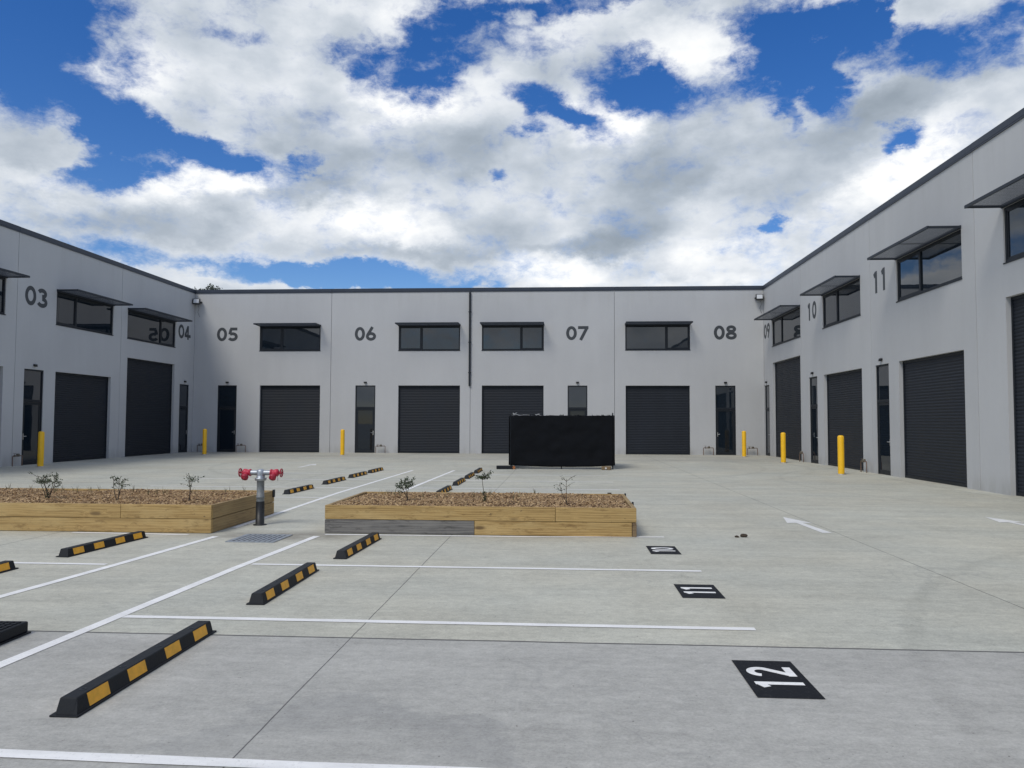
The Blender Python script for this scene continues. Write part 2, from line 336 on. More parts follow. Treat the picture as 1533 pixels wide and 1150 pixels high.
def glass_material(name, ior):
    m = bpy.data.materials.new(name); m.use_nodes = True; N = NT(m.node_tree); b = N.n['Principled BSDF']
    tc = N.node('ShaderNodeTexCoord')
    b.inputs['Base Color'].default_value = (.008, .014, .022, 1); b.inputs['IOR'].default_value = ior
    N.put(b.inputs['Roughness'], N.rng(N.noise(tc.outputs['Object'], 1.2, 4, .6), .35, .7, .004, .035))
    bp = N.node('ShaderNodeBump'); bp.inputs['Strength'].default_value = .10; bp.inputs['Distance'].default_value = .02
    N.put(bp.inputs['Height'], N.noise(tc.outputs['Object'], .9, 2, .5)); N.put(b.inputs['Normal'], bp.outputs[0])
    return m

M_WALL = wall_material()
M_SEAL = mat('joint_sealant', (.16, .17, .185), .7)
M_COPE = mat('coping_metal', (.042, .052, .072), .5, .10, 1.5, spec=.3)
M_CHAR = mat('charcoal_metal', (.013, .017, .023), .5, .12, 2., spec=.3)
M_ROLL = mat('roller_curtain', (.0155, .0195, .027), .55, .16, 1.2, stretch=(1, 1, .4), coord='Object', spec=.25)
M_AWN = mat('awning_metal', (.022, .028, .038), .5, .12, 3., spec=.3)
M_LOUV = mat('awning_louvre', (.06, .07, .09), .4, .12, 3.)
M_GLASS = glass_material('reflective_tinted_glass', 1.78)
M_DGLASS = glass_material('dark_door_glass', 1.48)
M_NUM = mat('number_paint', (.048, .054, .060), .6, .12, 3.)
M_BLACK = mat('black_plastic', (.012, .013, .014), .5, .2, 8.)
M_YEL = mat('yellow_bollard_paint', (.95, .54, .015), .42, .07, 5., bump=.05)
M_STEEL = mat('brushed_steel', (.55, .55, .54), .3, .1, 20., metal=1.)
M_GALV = mat('galvanised_steel', (.40, .43, .46), .48, .22, 14., metal=.75)
M_GREY = mat('grey_painted_pipe', (.185, .20, .205), .5, .22, 16., bump=.1)
M_RED = mat('red_hydrant_paint', (.50, .028, .06), .42, .18, 12.)
M_DRED = mat('dark_red_cap', (.33, .014, .035), .4, .2, 14.)
M_RUB = mat('wheel_stop_rubber', (.0075, .0095, .0125), .6, .3, 14., bump=.35, bscale=60, spec=.3)
M_REFL = mat('amber_reflector', (.86, .42, .035), .38, .12, 22., bump=.15, bscale=120)
M_LENS = mat('floodlight_lens', (.62, .64, .66), .2)
M_PIPE = mat('copper_pipe', (.16, .10, .07), .5, .3, 20.)
M_BRASS = mat('brass_valve', (.10, .085, .06), .45, .2, 20.)
M_CONC = concrete_material()
M_WHITE = paint_material('white_line_paint', (.86, .855, .83), .75)
M_BPAINT = paint_material('black_square_paint', (.007, .008, .011), .06)
M_PINE = timber_material('treated_pine', (.46, .305, .115), (.29, .18, .06), (.53, .38, .165))
M_PINEY_SHADED = timber_material('treated_pine_lengthways_shaded', (.35, .24, .105), (.235, .15, .062), (.38, .275, .13), R(90), 3.)  # same pine for the side boards, their shade painted in as darker colours
M_WEATH = timber_material('weathered_timber', (.19, .18, .165), (.075, .072, .068), (.22, .21, .19), 0., 8.)
M_OLDT = timber_material('old_brown_timber', (.20, .135, .07), (.13, .085, .045), (.26, .18, .09), 0., 5.)
M_MULCH = chips_material()
M_BARK = mat('twig_bark', (.075, .055, .038), .9, .3, 20.)
M_LEAF = mat('young_leaf', (.052, .074, .034), .7, .35, 30.)
M_WEED = mat('dry_weed', (.17, .15, .075), .8, .3, 30.)
M_TLEAF = mat('tree_leaf', (.028, .045, .022), .7, .4, 3.)
M_SOIL = mat('soil_clod', (.055, .040, .028), .95, .4, 30., bump=.6, bscale=50)
M_CLOTH = mat('black_shade_cloth', (.006, .007, .0092), .9, .3, 2.5, bump=.3, bscale=150, spec=.15)
M_ROOF = mat('roof_sheeting', (.30, .31, .32), .5, .08, 1.)
M_WIRE = mat('galvanised_wire', (.32, .33, .34), .45, metal=.6)

# ------------------------------------------------------------------ lettering from strokes (unit height; returns ribbons in x-z)
def arc(cx, cz, rx, rz, a0, a1, n=28):
    return [(cx + rx * math.cos(R(a0 + (a1 - a0) * i / n)), cz + rz * math.sin(R(a0 + (a1 - a0) * i / n))) for i in range(n + 1)]
def digit(ch, w=.175, wd=.66):
    h = w / 2; W_ = wd
    if ch == '0': return [(arc(W_ / 2, .5, W_ / 2 - h, .5 - h, 0, 360, 44), True)]
    if ch == '1': return [([(.44, 0), (.44, 1)], False), ([(.44 - h * .3, .91), (.20, .80)], False)]
    if ch == '2': return [(arc(W_ / 2, .70, W_ / 2 - h, .30 - h, 172, -28, 24) + [(.10, h), ], False), ([(.02, h), (W_, h)], False)]
    if ch == '3': return [(arc(W_ / 2 - .03, .735, W_ / 2 - h - .04, .265 - h, 160, -90, 26), False), (arc(W_ / 2 - .02, .285, W_ / 2 - h, .285 - h, 90, -160, 30), False)]
    if ch == '4': return [([(.50, 0), (.50, 1)], False), ([(.47, .93), (.09, .30)], False), ([(0, .27), (W_ + .04, .27)], False)]
    if ch == '5': return [([(W_ - .06, 1 - h), (.16, 1 - h)], False), ([(.22, 1 - h * 1.2), (.135, .50)], False), (arc(W_ / 2 - .03, .325, W_ / 2 - h + .01, .325 - h, 132, -150, 34), False)]
    if ch == '6': return [(arc(W_ / 2, .315, W_ / 2 - h, .315 - h, 0, 360, 40), True), ([(.118, .40), (.48, 1.0)], False)]
    if ch == '9': return [(arc(W_ / 2, .685, W_ / 2 - h, .315 - h, 0, 360, 40), True), ([(W_ - .118, .60), (W_ - .48, 0.0)], False)]
    if ch == '7': return [([(.02, 1 - h), (W_, 1 - h)], False), ([(W_ - .10, 1 - h), (.20, 0)], False)]
    if ch == '8': return [(arc(W_ / 2, .745, W_ / 2 - h - .04, .255 - h * .9, 0, 360, 40), True), (arc(W_ / 2, .285, W_ / 2 - h, .285 - h, 0, 360, 40), True)]
def ribbon(mb, pts, w, closed, f, t):
    # f(x, z, depth) -> point; t = thickness of this stroke
    n = len(pts); P = [Vector((p[0], p[1])) for p in pts]; L = []; Q = []
    for i in range(n):
        if closed:
            a, b = P[(i - 1) % (n - 1)], P[(i + 1) % (n - 1)]; dr = (b - a).normalized(); nn = Vector((-dr.y, dr.x)); k = 1
        elif i == 0 or i == n - 1:
            dr = (P[1] - P[0] if i == 0 else P[-1] - P[-2]).normalized(); nn = Vector((-dr.y, dr.x)); k = 1
        else:
            d1 = (P[i] - P[i - 1]).normalized(); d2 = (P[i + 1] - P[i]).normalized(); dr = (d1 + d2).normalized(); nn = Vector((-dr.y, dr.x)); k = min(1.6, 1 / max(.3, nn.dot(Vector((-d1.y, d1.x)))))
        L.append(P[i] + nn * w / 2 * k); Q.append(P[i] - nn * w / 2 * k)
    rows = [[f(L[i].x, L[i].y, 0), f(L[i].x, L[i].y, t), f(Q[i].x, Q[i].y, t), f(Q[i].x, Q[i].y, 0)] for i in range(n)]
    mb.grid(rows)
    if not closed: mb.face(rows[0]); mb.face(list(reversed(rows[-1])))
def number_mesh(text, height, f, total, w=.175, base=.002, wd=.66):
    mb = MB(); adv = (total - height * wd) / max(1, len(text) - 1)
    for i, ch in enumerate(text):
        for j, (pts, cl) in enumerate(digit(ch, w, wd)):
            ribbon(mb, [(i * adv + p[0] * height, p[1] * height) for p in pts], w * height, cl, f, base + .0015 * j)
    return mb

# ------------------------------------------------------------------ ground
gb = MB(); gb.face([(-600, -600, 0), (600, -600, 0), (600, 600, 0), (-600, 600, 0)])
ground = tag(gb.build('ground', M_CONC), kind='structure')
def strip(name, pts, w, mt=None, z=.004):
    mb = MB(); P = [Vector((*p, z)) for p in pts]; rows = []
    for i, p in enumerate(P):
        t = (P[min(i + 1, len(P) - 1)] - P[max(i - 1, 0)]).normalized(); nn = Vector((-t.y, t.x, 0))
        rows.append([p - nn * w / 2, p + nn * w / 2])
    # subdivide so that hand-sprayed edges waver slightly
    out = []
    for i in range(len(rows) - 1):
        n = max(1, int((P[i + 1] - P[i]).length / .35))
        for k in range(n):
            out.append([rows[i][j].lerp(rows[i + 1][j], k / n) for j in (0, 1)])
    out.append(rows[-1])
    for r in out:
        for v in r: v += Vector((random.uniform(-.003, .003), random.uniform(-.003, .003), 0))
    mb.grid(out); return mb.build(name, mt or M_WHITE, ground)
strip('bay_line', [(-3.80, -4), (-3.78, 5.13), (-3.66, 8.7), (-3.52, 11.15)], .10)['label'] = 'long white line down the right side of the walkway'
strip('bay_line', [(-5.5, -4), (-5.24, 7.09), (-5.1, 8.7), (-4.94, 11.0)], .10)
strip('bay_line', [(-5.06, 11.9), (-5.07, 13.2), (-5.16, 17.8), (-5.06, 26.4)], .10)
strip('bay_line', [(-3.74, 13.9), (-3.76, 19.0), (-3.66, 26.5)], .10)
for y in (1.15, 3.80, 6.47, 8.92):
    x0 = {6.47: -3.68, 8.92: -3.57}.get(y, -3.70)
    strip('bay_line', [(x0, y), (-2.8, y - .003), (-1.2, y - .036), (-.45, y - .04), (1.5, y - .08)] if y == 3.80 else [(x0, y), (1.54, y)], .095 if y < 4 else .085)
strip('bay_line', [(-3.45, 11.33), (-.5, 11.36), (1.46, 11.50)], .085)
for y in (3.75, 6.25, 8.77, 16.75, 19.3, 21.9, 24.5):
    strip('bay_line', [(-10.4, y), (-5.22 if y < 10 else -5.2, y)], .085)
strip('bay_line', [(-7.2, 11.2), (-5.4, 11.12)], .085)
for y in (16.9, 19.4, 21.9, 24.5):
    strip('bay_line', [(-3.65, y), (1.4, y)], .085)
def arrow(tip, tail, wl):
    t = Vector(tip); d = (Vector(tail) - t); L = d.length; d.normalize(); n = Vector((-d.y, d.x))
    mb = MB(); z = .004
    P = lambda a, b: (t.x + d.x * a + n.x * b, t.y + d.y * a + n.y * b, z)
    mb.face([P(0, 0), P(L * .42, -wl / 2), P(L * .40, 0), P(L * .42, wl / 2)])
    mb.face([P(L * .40 + .006, -.055), P(L, -.075), P(L, .075), P(L * .40 + .006, .055)])
    return mb.build('direction_arrow', M_FADED, ground)
M_FADED = paint_material('faded_arrow_paint', (.76, .76, .74), .85)
arrow((3.86, 14.12), (3.97, 12.15), .42)['label'] = 'white direction arrow on the driveway pointing towards the back units'
arrow((7.46, 14.5), (7.56, 12.6), .42)
arrow((-9.5, 29.9), (-9.4, 27.6), .5)
def bay_number(text, x0, x1, y0, y1):
    mb = MB(); z = .004
    mb.face([(x0, y0, z), (x1, y0, z), (x1 + .002, y1, z), (x0 + .002, y1, z)])
    o = mb.build('bay_number', M_BPAINT, ground); o['label'] = 'bay number %s, white stencilled digits on a black square' % text
    h = (x1 - x0) * .76; tot = (y1 - y0) * .62
    f = lambda a, b, t: (x1 - (x1 - x0) * .12 - b, y0 + (y1 - y0) * .17 + a, z + .002 + t)
    dg = number_mesh(text, h, f, tot, .17, .001, .62).build('digits', M_WHITE, o)
    return o
bay_number('12', 1.17, 1.57, 4.88, 5.62)
bay_number('11', 1.13, 1.53, 7.56, 8.18)
bay_number('10', 1.11, 1.49, 10.02, 10.66)

# ------------------------------------------------------------------ warehouse units
TH = .20; TOP = 8.47
def wall_mesh(w, ops, gap=.010, top=TOP, ext=(0, 0)):
    xs = sorted({gap - ext[0], w - gap + ext[1], *[o[0] for o in ops], *[o[1] for o in ops]}); zs = sorted({0., top, *[o[2] for o in ops], *[o[3] for o in ops]})
    solid = lambda i, j: 0 <= i < len(xs) - 1 and 0 <= j < len(zs) - 1 and not any(o[0] <= (xs[i] + xs[i + 1]) / 2 <= o[1] and o[2] <= (zs[j] + zs[j + 1]) / 2 <= o[3] for o in ops)
    mb = MB()
    for i in range(len(xs) - 1):
        for j in range(len(zs) - 1):
            if not solid(i, j): continue
            a, b, c, d = xs[i], xs[i + 1], zs[j], zs[j + 1]
            mb.face([(a, 0, c), (b, 0, c), (b, 0, d), (a, 0, d)]); mb.face([(b, TH, c), (a, TH, c), (a, TH, d), (b, TH, d)])
            if not solid(i - 1, j): mb.face([(a, TH, c), (a, 0, c), (a, 0, d), (a, TH, d)])
            if not solid(i + 1, j): mb.face([(b, 0, c), (b, TH, c), (b, TH, d), (b, 0, d)])
            if not solid(i, j - 1): mb.face([(a, 0, c), (a, TH, c), (b, TH, c), (b, 0, c)])
            if not solid(i, j + 1): mb.face([(a, 0, d), (b, 0, d), (b, TH, d), (a, TH, d)])
    return mb
def ring(mb, x0, x1, z0, z1, y0, y1, t, tb=None):
    tb = t if tb is None else tb
    mb.box(x0, x0 + t, y0, y1, z0, z1); mb.box(x1 - t, x1, y0, y1, z0, z1)
    mb.box(x0 + t, x1 - t, y0, y1, z1 - t, z1)
    if tb: mb.box(x0 + t, x1 - t, y0, y1, z0, z0 + tb)

def add_window(root, x0, x1, mull, small_left=True, z0=5.40, z1=6.70):
    f = MB(); ring(f, x0, x1, z0, z1, .035, .115, .07)
    f.box(mull - .045, mull + .045, .033, .117, z0 + .07, z1 - .07)
    fo = f.build('window', M_CHAR, root)
    for a, b in ((x0 + .07, mull - .045), (mull + .045, x1 - .07)):
        small = (b - a) < (x1 - x0) * .45
        if small:
            s = MB(); ring(s, a, b, z0 + .07, z1 - .07, .05, .10, .045); s.build('sash', M_CHAR, fo)
        m = .045 if small else 0
        p = MB(); p.box(a + m, b - m, .07, .08, z0 + .07 + m, z1 - .07 - m); p.build('pane', M_GLASS, fo)
    s = MB(); s.box(x0 - .015, x1 + .015, -.02, .034, z0 - .03, z0 - .001); s.build('sill', M_CHAR, fo)
    return fo
def add_awning(root, x0, x1, z=6.71):
    D = .86; a, b = x0 - .02, x1 + .02
    f = MB()
    f.box(a, b, -.035, -.003, z - .02, z + .07); f.box(a, b, -D, -D + .045, z - .005, z + .065)
    f.box(a, a + .04, -D + .045, -.035, z, z + .06); f.box(b - .04, b, -D + .045, -.035, z, z + .06)
    n = 2
    for i in range(1, n):
        c = a + (b - a) * i / n; f.box(c - .012, c + .012, -D + .045, -.035, z + .034, z + .055)
    o = f.build('awning', M_AWN, root)
    l = MB(); k = 25
    for i in range(k):
        y = -D + .075 + (D - .13) * i / (k - 1)
        l.box(a + .042, b - .042, y - .0078, y + .0078, z + .028, z + .031)
    c = a + .14
    while c < b - .08:
        l.box(c - .004, c + .004, -D + .047, -.037, z + .0312, z + .0345); c += .11
    l.build('mesh_grille', M_LOUV, o)
    return o
def add_roller(root, x0, x1, top=3.55):
    Y0 = .15; n = int(top / .086); rows = []
    for i in range(n * 4 + 1):
        z = .07 + (top - .07) * i / (n * 4); ph = (i % 4)
        y = Y0 + (0, -.010, -.013, -.008)[ph]
        rows.append([(x0 + .0, y, z), (x1 - .0, y, z)])
    mb = MB(); mb.grid(rows)
    o = mb.build('roller_door', M_ROLL, root)
    b = MB(); b.box(x0 + .05, x1 - .05, Y0 - .03, Y0 + .02, .012, .085); b.build('bottom_rail', M_CHAR, o)
    for a, c in ((x0 + .002, x0 + .055), (x1 - .055, x1 - .002)):
        g = MB(); g.box(a, c, Y0 - .035, Y0 + .03, .0, top - .002); g.build('guide', M_CHAR, o)
    h = MB(); h.box(x0 + .055, x1 - .055, Y0 - .032, Y0 + .02, top - .07, top - .003); h.build('head_seal', M_CHAR, o)
    return o
def add_door(root, x0, x1, handle_right=True, top=3.55):
    f = MB(); ring(f, x0, x1, 0, top, .03, .10, .055, 0); f.box(x0 + .055, x1 - .055, .03, .10, 2.32, 2.42)
    o = f.build('entry_door', M_CHAR, root)
    t = MB(); t.box(x0 + .055, x1 - .055, .06, .07, 2.42, top - .055); t.build('transom_pane', M_GLASS, o)
    l = MB(); ring(l, x0 + .06, x1 - .06, .012, 2.315, .045, .085, .085, .13); lf = l.build('door_leaf', M_CHAR, o)
    p = MB(); p.box(x0 + .145, x1 - .145, .06, .068, .142, 2.23); p.build('pane', M_DGLASS, lf)
    hx = (x1 - .105) if handle_right else (x0 + .105); s = -1 if handle_right else 1
    h = MB(); h.box(hx - .02, hx + .02, .036, .045, .94, 1.16); h.tube([(hx, .04, 1.06), (hx, .0, 1.06), (hx + s * .11, -.005, 1.06)], .011, 8); h.build('handle', M_STEEL, lf)
    return o
def add_light(root, x, z=3.70):
    mb = MB(); mb.box(x - .075, x + .075, -.075, -.002, z - .02, z + .045); mb.box(x - .055, x + .055, -.10, -.02, z - .045, z - .021)
    mb.build('entry_light', M_BLACK, root, .006)
def unit(loc, rz, w, ops, label, number=None, ext=(0, 0), lift=0.):
    """ops: list of ('door',x0,x1,handle_right) ('roll',x0,x1,top) ('win',x0,x1,mullion)"""
    root = empty('warehouse_unit', loc, rz)
    tag(root, label, 'warehouse', 'industrial units round the yard')
    holes = []
    for o in ops:
        if o[0] == 'door': holes.append((o[1], o[2], 0., 3.55))
        if o[0] == 'roll': holes.append((o[1], o[2], 0., o[3]))
        if o[0] == 'win': holes.append((o[1], o[2], 5.40, 6.70))
    wall_mesh(w, holes, ext=ext, top=TOP + .055).build('wall', M_WALL, root)
    s = MB(); s.box(-.010 + .0, .010, .03, .19, 0, TOP - .002); s.build('joint_seal', M_SEAL, root)
    c = MB(); c.box(.002 - ext[0], w - .002 + ext[1], -.035, TH + .05, TOP + .06 + lift, 8.70 + lift); c.build('coping', M_COPE, root, .008, 1)
    c = MB(); c.box(.004 - ext[0], w - .004 + ext[1], -.030, -.002, TOP + .02, TOP + .058); c.build('drip_edge', M_COPE, root)
    DEP = 14
    body = MB(); e = .012
    body.face([(e, TH, 0), (e, DEP, 0), (e, DEP, 8.2), (e, TH, 8.2)]); body.face([(w - e, DEP, 0), (w - e, TH, 0), (w - e, TH, 8.2), (w - e, DEP, 8.2)])
    body.face([(w - e, DEP, 0), (e, DEP, 0), (e, DEP, 8.2), (w - e, DEP, 8.2)])
    body.build('outer_shell', M_WALL, root)
    r = MB(); r.box(e, w - e, TH + .002, DEP + .2, 8.205, 8.30); r.build('roof', M_ROOF, root)
    for o in ops:
        if o[0] == 'door': add_door(root, o[1], o[2], o[3]); add_light(root, (o[1] + o[2]) / 2)
        if o[0] == 'roll': add_roller(root, o[1], o[2], o[3])
        if o[0] == 'win': add_window(root, o[1], o[2], o[3]); add_awning(root, o[1], o[2])
    if number:
        t, x0, x1 = number
        f = lambda a, b, d: (x0 + a, -.001 - d, 5.92 + b)
        number_mesh(t, .73, f, x1 - x0, .212, .003, .73 if '1' in t else (x1 - x0 - .05) / 2 / .73).build('unit_number', M_NUM, root)
    return root
XL, XR, YB = -19.75, 10.30, 40.80
Q = R(90)
unit((XL, YB, 0), 0, 7.49, [('door', 1.36, 2.40, True), ('roll', 3.66, 6.93, 3.55), ('win', 3.60, 6.91, 4.81)], 'grey two storey warehouse unit numbered 05 in the left back corner', ('05', 1.25, 2.41))
unit((-12.26, YB, 0), 0, 7.44, [('door', 1.34, 2.41, True), ('roll', 3.63, 6.90, 3.55), ('win', 3.62, 6.89, 4.85)], 'grey two storey warehouse unit numbered 06 left of the black downpipe', ('06', 1.27, 2.41))
unit((-4.82, YB, 0), 0, 7.51, [('door', 5.09, 6.11, True), ('roll', .61, 3.84, 3.55), ('win', .60, 3.85, 2.65)], 'grey two storey warehouse unit numbered 07 behind the black screened enclosure', ('07', 5.01, 6.17))
unit((2.69, YB, 0), 0, 7.61, [('door', 5.14, 6.16, False), ('roll', .57, 3.85, 3.55), ('win', .56, 3.88, 2.66)], 'grey two storey warehouse unit numbered 08 in the right back corner', ('08', 5.09, 6.25))
unit((XL, 27.07, 0), Q, 6.75, [('door', .50, 1.60, False), ('roll', 2.28, 6.05, 3.55), ('win', 2.22, 6.12, 3.52)], 'grey warehouse unit numbered 03 in the left row', ('03', .41, 1.68), lift=-.004)
unit((XL, 33.82, 0), Q, 6.975, [('door', 5.50, 6.52, True), ('roll', .56, 4.92, 4.52), ('win', .50, 4.94, 3.54)], 'grey warehouse unit numbered 04 with a tall roller door, end of the left row', ('04', 5.23, 6.52), ext=(0, .2), lift=-.004)
unit((XL, 17.0, 0), Q, 10.07, [('roll', 5.6, 9.48, 3.55), ('win', 5.6, 9.49, 6.9)], 'grey warehouse unit cut off by the left edge, with no number in sight')
unit((XR, 40.795, 0), -Q, 6.325, [('door', .05, .97, True), ('roll', 1.63, 6.12, 4.59), ('win', 1.58, 6.20, 3.13)], 'grey warehouse unit numbered 09 with a tall roller door, far end of the right row', ('09', .06, 1.2), ext=(.2, 0), lift=-.004)
unit((XR, 34.47, 0), -Q, 7.62, [('door', .97, 2.02, True), ('roll', 2.82, 6.77, 3.55), ('win', 2.77, 6.75, 4.32)], 'grey warehouse unit numbered 10 in the right row', ('10', .83, 2.05), lift=-.004)
unit((XR, 26.85, 0), -Q, 6.70, [('door', .32, 1.38, True), ('roll', 2.13, 6.05, 3.55), ('win', 2.07, 6.05, 3.58)], 'grey warehouse unit numbered 11 in the right row', ('11', .20, 1.36), lift=-.004)
unit((XR, 20.15, 0), -Q, 14.5, [('roll', 1.30, 5.60, 4.59), ('win', 1.28, 5.60, 2.75)], 'grey warehouse unit nearest the camera, cut off by the right edge')

# downpipe between 06 and 07
t = empty('downpipe', (-4.85, YB - .06, 0))
tag(t, 'black downpipe running from the coping halfway down the back wall', 'downpipe')
m = MB(); m.box(-.05, .05, -.04, .05, 3.52, 8.46); m.build('pipe', M_CHAR, t, .008)
for z in (4.2, 5.8, 7.4):
    m = MB(); m.box(-.075, .075, -.046, .056, z, z + .04); m.build('bracket', M_CHAR, t)

# corner floodlights
def floodlight(loc, rz, label):
    t = empty('floodlight', loc, rz); tag(t, label, 'light', 'floodlights in the corners')
    Mx = Matrix.Rotation(R(-12), 4, 'X')
    m = MB(); m.box(-.19, .19, -.05, .05, -.15, .15, Mx); m.build('housing', M_BLACK, t, .01)
    m = MB(); m.box(-.14, .14, -.058, -.052, -.095, .115, Mx); m.build('lens', M_LENS, t)
    m = MB(); m.tube([(-.2, 0, 0), (-.2, .12, -.02), (-.2, .16, -.02)], .012, 6); m.tube([(.2, 0, 0), (.2, .12, -.02), (.2, .16, -.02)], .012, 6); m.box(-.22, .22, .15, .28, -.05, .02); m.build('bracket', M_BLACK, t)
    m = MB(); m.tube([(.05, .05, -.1), (.10, .14, -.35), (.02, .2, -.55), (.12, .22, -.8)], .008, 6); m.build('cable', M_BLACK, t)
    return t
floodlight((XL + .22, YB - .30, 8.02), R(8), 'square floodlight high in the left back corner above number 04')
floodlight((XR - .26, YB - .30, 8.06), R(-8), 'square floodlight high in the right back corner above number 09')

# ------------------------------------------------------------------ bollards
def bollard(loc, label, first=[None]):
    if first[0] is None:
        t = empty('bollard', loc)
        m = MB(); m.lathe([(.100, .0), (.100, 1.19), (.094, 1.222), (.07, 1.245), (.03, 1.256), (.0005, 1.258)], 24); m.build('post', M_YEL, t)
        m = MB(); m.lathe([(.16, .0), (.16, .006), (.101, .016)], 24); m.build('grout_collar', M_GALV, t)
        first[0] = t
    else:
        t = copy_tree(first[0]); t.location = loc
    t.rotation_euler.z = random.uniform(0, 6)
    return tag(t, label, 'bollard', 'yellow bollards by the units')
bollard((-18.55, 26.9, 0), 'yellow steel bollard before the door of unit 03')
bollard((-17.60, 37.7, 0), 'yellow steel bollard in the left back corner between doors 04 and 05')
bollard((-10.75, 37.9, 0), 'yellow steel bollard left of the door of unit 06')
bollard((8.82, 38.9, 0), 'yellow steel bollard right of the door of unit 08')
bollard((9.15, 33.3, 0), 'yellow steel bollard in front of the tall roller door of unit 09')
bollard((9.0, 26.1, 0), 'yellow steel bollard in front of the roller door of unit 10')

# ------------------------------------------------------------------ water meters at the foot of the walls
def meter(loc, rz, label, first=[None]):
    if first[0] is None:
        t = empty('water_meter', loc, rz)
        m = MB(); m.tube([(-.25, 0, 0), (-.25, 0, .34), (-.23, 0, .37), (.23, 0, .37), (.25, 0, .34), (.25, 0, 0)], .018, 8); m.build('pipe_loop', M_PIPE, t)
        m = MB(); m.lathe([(.055, -.05), (.06, 0), (.055, .05), (.03, .06)], 12, Matrix.Translation((.02, 0, .39))); m.build('meter_body', M_BRASS, t)
        m = MB(); m.lathe([(.035, -.03), (.035, .03)], 10, Matrix.Translation((-.15, 0, .37)) @ Matrix.Rotation(Q, 4, 'Y')); m.tube([(-.15, 0, .39), (-.15, 0, .45)], .008, 6); m.box(-.21, -.09, -.012, .012, .45, .462); m.build('stop_valve', M_BRASS, t)
        first[0] = t
    else:
        t = copy_tree(first[0]); t.location = loc; t.rotation_euler = (0, 0, rz)
    return tag(t, label, 'water meter', 'water meters along the walls')
meter((-16.98, YB - .20, 0), 0, 'small pipe loop of a water meter right of door 05')
meter((-9.50, YB - .20, 0), 0, 'small pipe loop of a water meter right of door 06')
meter((7.42, YB - .20, 0), 0, 'small pipe loop of a water meter left of door 08')
meter((9.62, YB - .20, 0), 0, 'water meter pipe loop in the right corner beyond the bollard by door 08')
meter((-19.1, YB - .20, 0), 0, 'small pipe loop of a water meter in the left corner beside door 04')
meter((XL + .18, 27.12, 0), Q, 'small pipe loop of a water meter left of door 03')
meter((XR - .18, 34.1, 0), -Q, 'small pipe loop of a water meter between roller door 09 and door 10')
meter((XR - .18, 27.2, 0), -Q, 'small pipe loop of a water meter between roller door 10 and door 11')

# ------------------------------------------------------------------ wheel stops
def stop_proto(L):
    t = empty('wheel_stop')
    prof = [(.084, 0), (.084, .012), (.074, .014), (.048, .098), (-.048, .098), (-.074, .014), (-.084, .012), (-.084, 0)]
    h = L / 2; rows = []
    for y, s in ((-h, 0), (-h, .12), (-h + .012, .14), (-h + .05, 1), (h - .05, 1), (h - .012, .14), (h, .12), (h, 0)):
        row = []
        for px, pz in prof:
            z = min(pz, .014 if s < 1 else pz) if s else 0
            if s == .12: z = min(pz, .012)
            row.append((px, y, z))
        rows.append(row)
    m = MB()
    m.box(-.084, .084, -h, h, 0, .013)
    # tapered body with shallow drainage notches below
    def sec(y, top, k=1): return [(.072 * k, y, .0131), (.048 * k, y, top), (-.048 * k, y, top), (-.072 * k, y, .0131)]
    r = [sec(-h + .012, .0132, 1), sec(-h + .045, .097, 1), sec(h - .045, .097, 1), sec(h - .012, .0132, 1)]
    m.grid(r); m.build('body', M_RUB, t, .007, 2)
    for yc in (-.66, -.235, .235, .66):
        yc *= L / 1.80
        for sx in (1, -1):
            q = MB(); a, b = .106, .074
            pts = lambda k, o: (sx * (.072 - .024 * k + .0012 + o), 0, .0131 + .0839 * k)
            lo, hi = pts(.07, 0), pts(.92, 0)
            y0, y1 = yc - .105 * L / 1.8, yc + .105 * L / 1.8
            P = [(lo[0], y0, lo[2]), (lo[0], y1, lo[2]), (hi[0], y1, hi[2]), (hi[0], y0, hi[2])]
            O = [(p[0] - sx * .006, p[1], p[2] - .002) for p in P]
            if sx < 0: P = P[::-1]; O = O[::-1]
            q.face(P)
            for i in range(4): q.face([P[i], O[i], O[(i + 1) % 4], P[(i + 1) % 4]])
            q.build('reflector', M_REFL, t)
    for yc in (-.72, -.3, .15, .62):
        b = MB(); b.lathe([(.022, .0965), (.022, .0985), (.012, .0985), (.010, .095)], 12, Matrix.Translation((0, yc * L / 1.8, 0))); b.build('bolt', M_CHAR, t)
    return t
p_long = stop_proto(1.80); p_short = stop_proto(1.66)
used = set()
def wheel_stop(x, y, rz, label, proto=p_short):
    if proto.name in used: t = copy_tree(proto)
    else: t = proto; used.add(proto.name)
    t.location = (x, y, 0); t.rotation_euler = (0, 0, R(rz))
    return tag(t, label, 'wheel stop', 'rubber wheel stops with amber panels')
wheel_stop(-2.775, 5.17, .6, 'nearest black rubber wheel stop with amber panels, in bay 12', p_long)
wheel_stop(-2.76, 7.79, .5, 'black wheel stop with amber panels in bay 11, between two white lines')
wheel_stop(-2.64, 10.16, -1.5, 'black wheel stop with amber panels in front of the right planter, bay 10')
wheel_stop(-5.97, 10.0, -3.5, 'black wheel stop with amber panels in front of the left planter')
wheel_stop(-6.12, 7.62, 0, 'black wheel stop with one amber panel showing, cut off by the left edge')
for i, (y, l) in enumerate(((18.25, 'nearest of the four wheel stops in a row behind the hydrant'), (21.05, 'second of the four wheel stops in a row behind the hydrant'), (23.45, 'third of the four wheel stops in a row behind the hydrant'), (25.6, 'farthest of the four wheel stops in a row behind the hydrant'))):
    wheel_stop(-6.20 + .02 * i, y, -2 + i * .5, l)
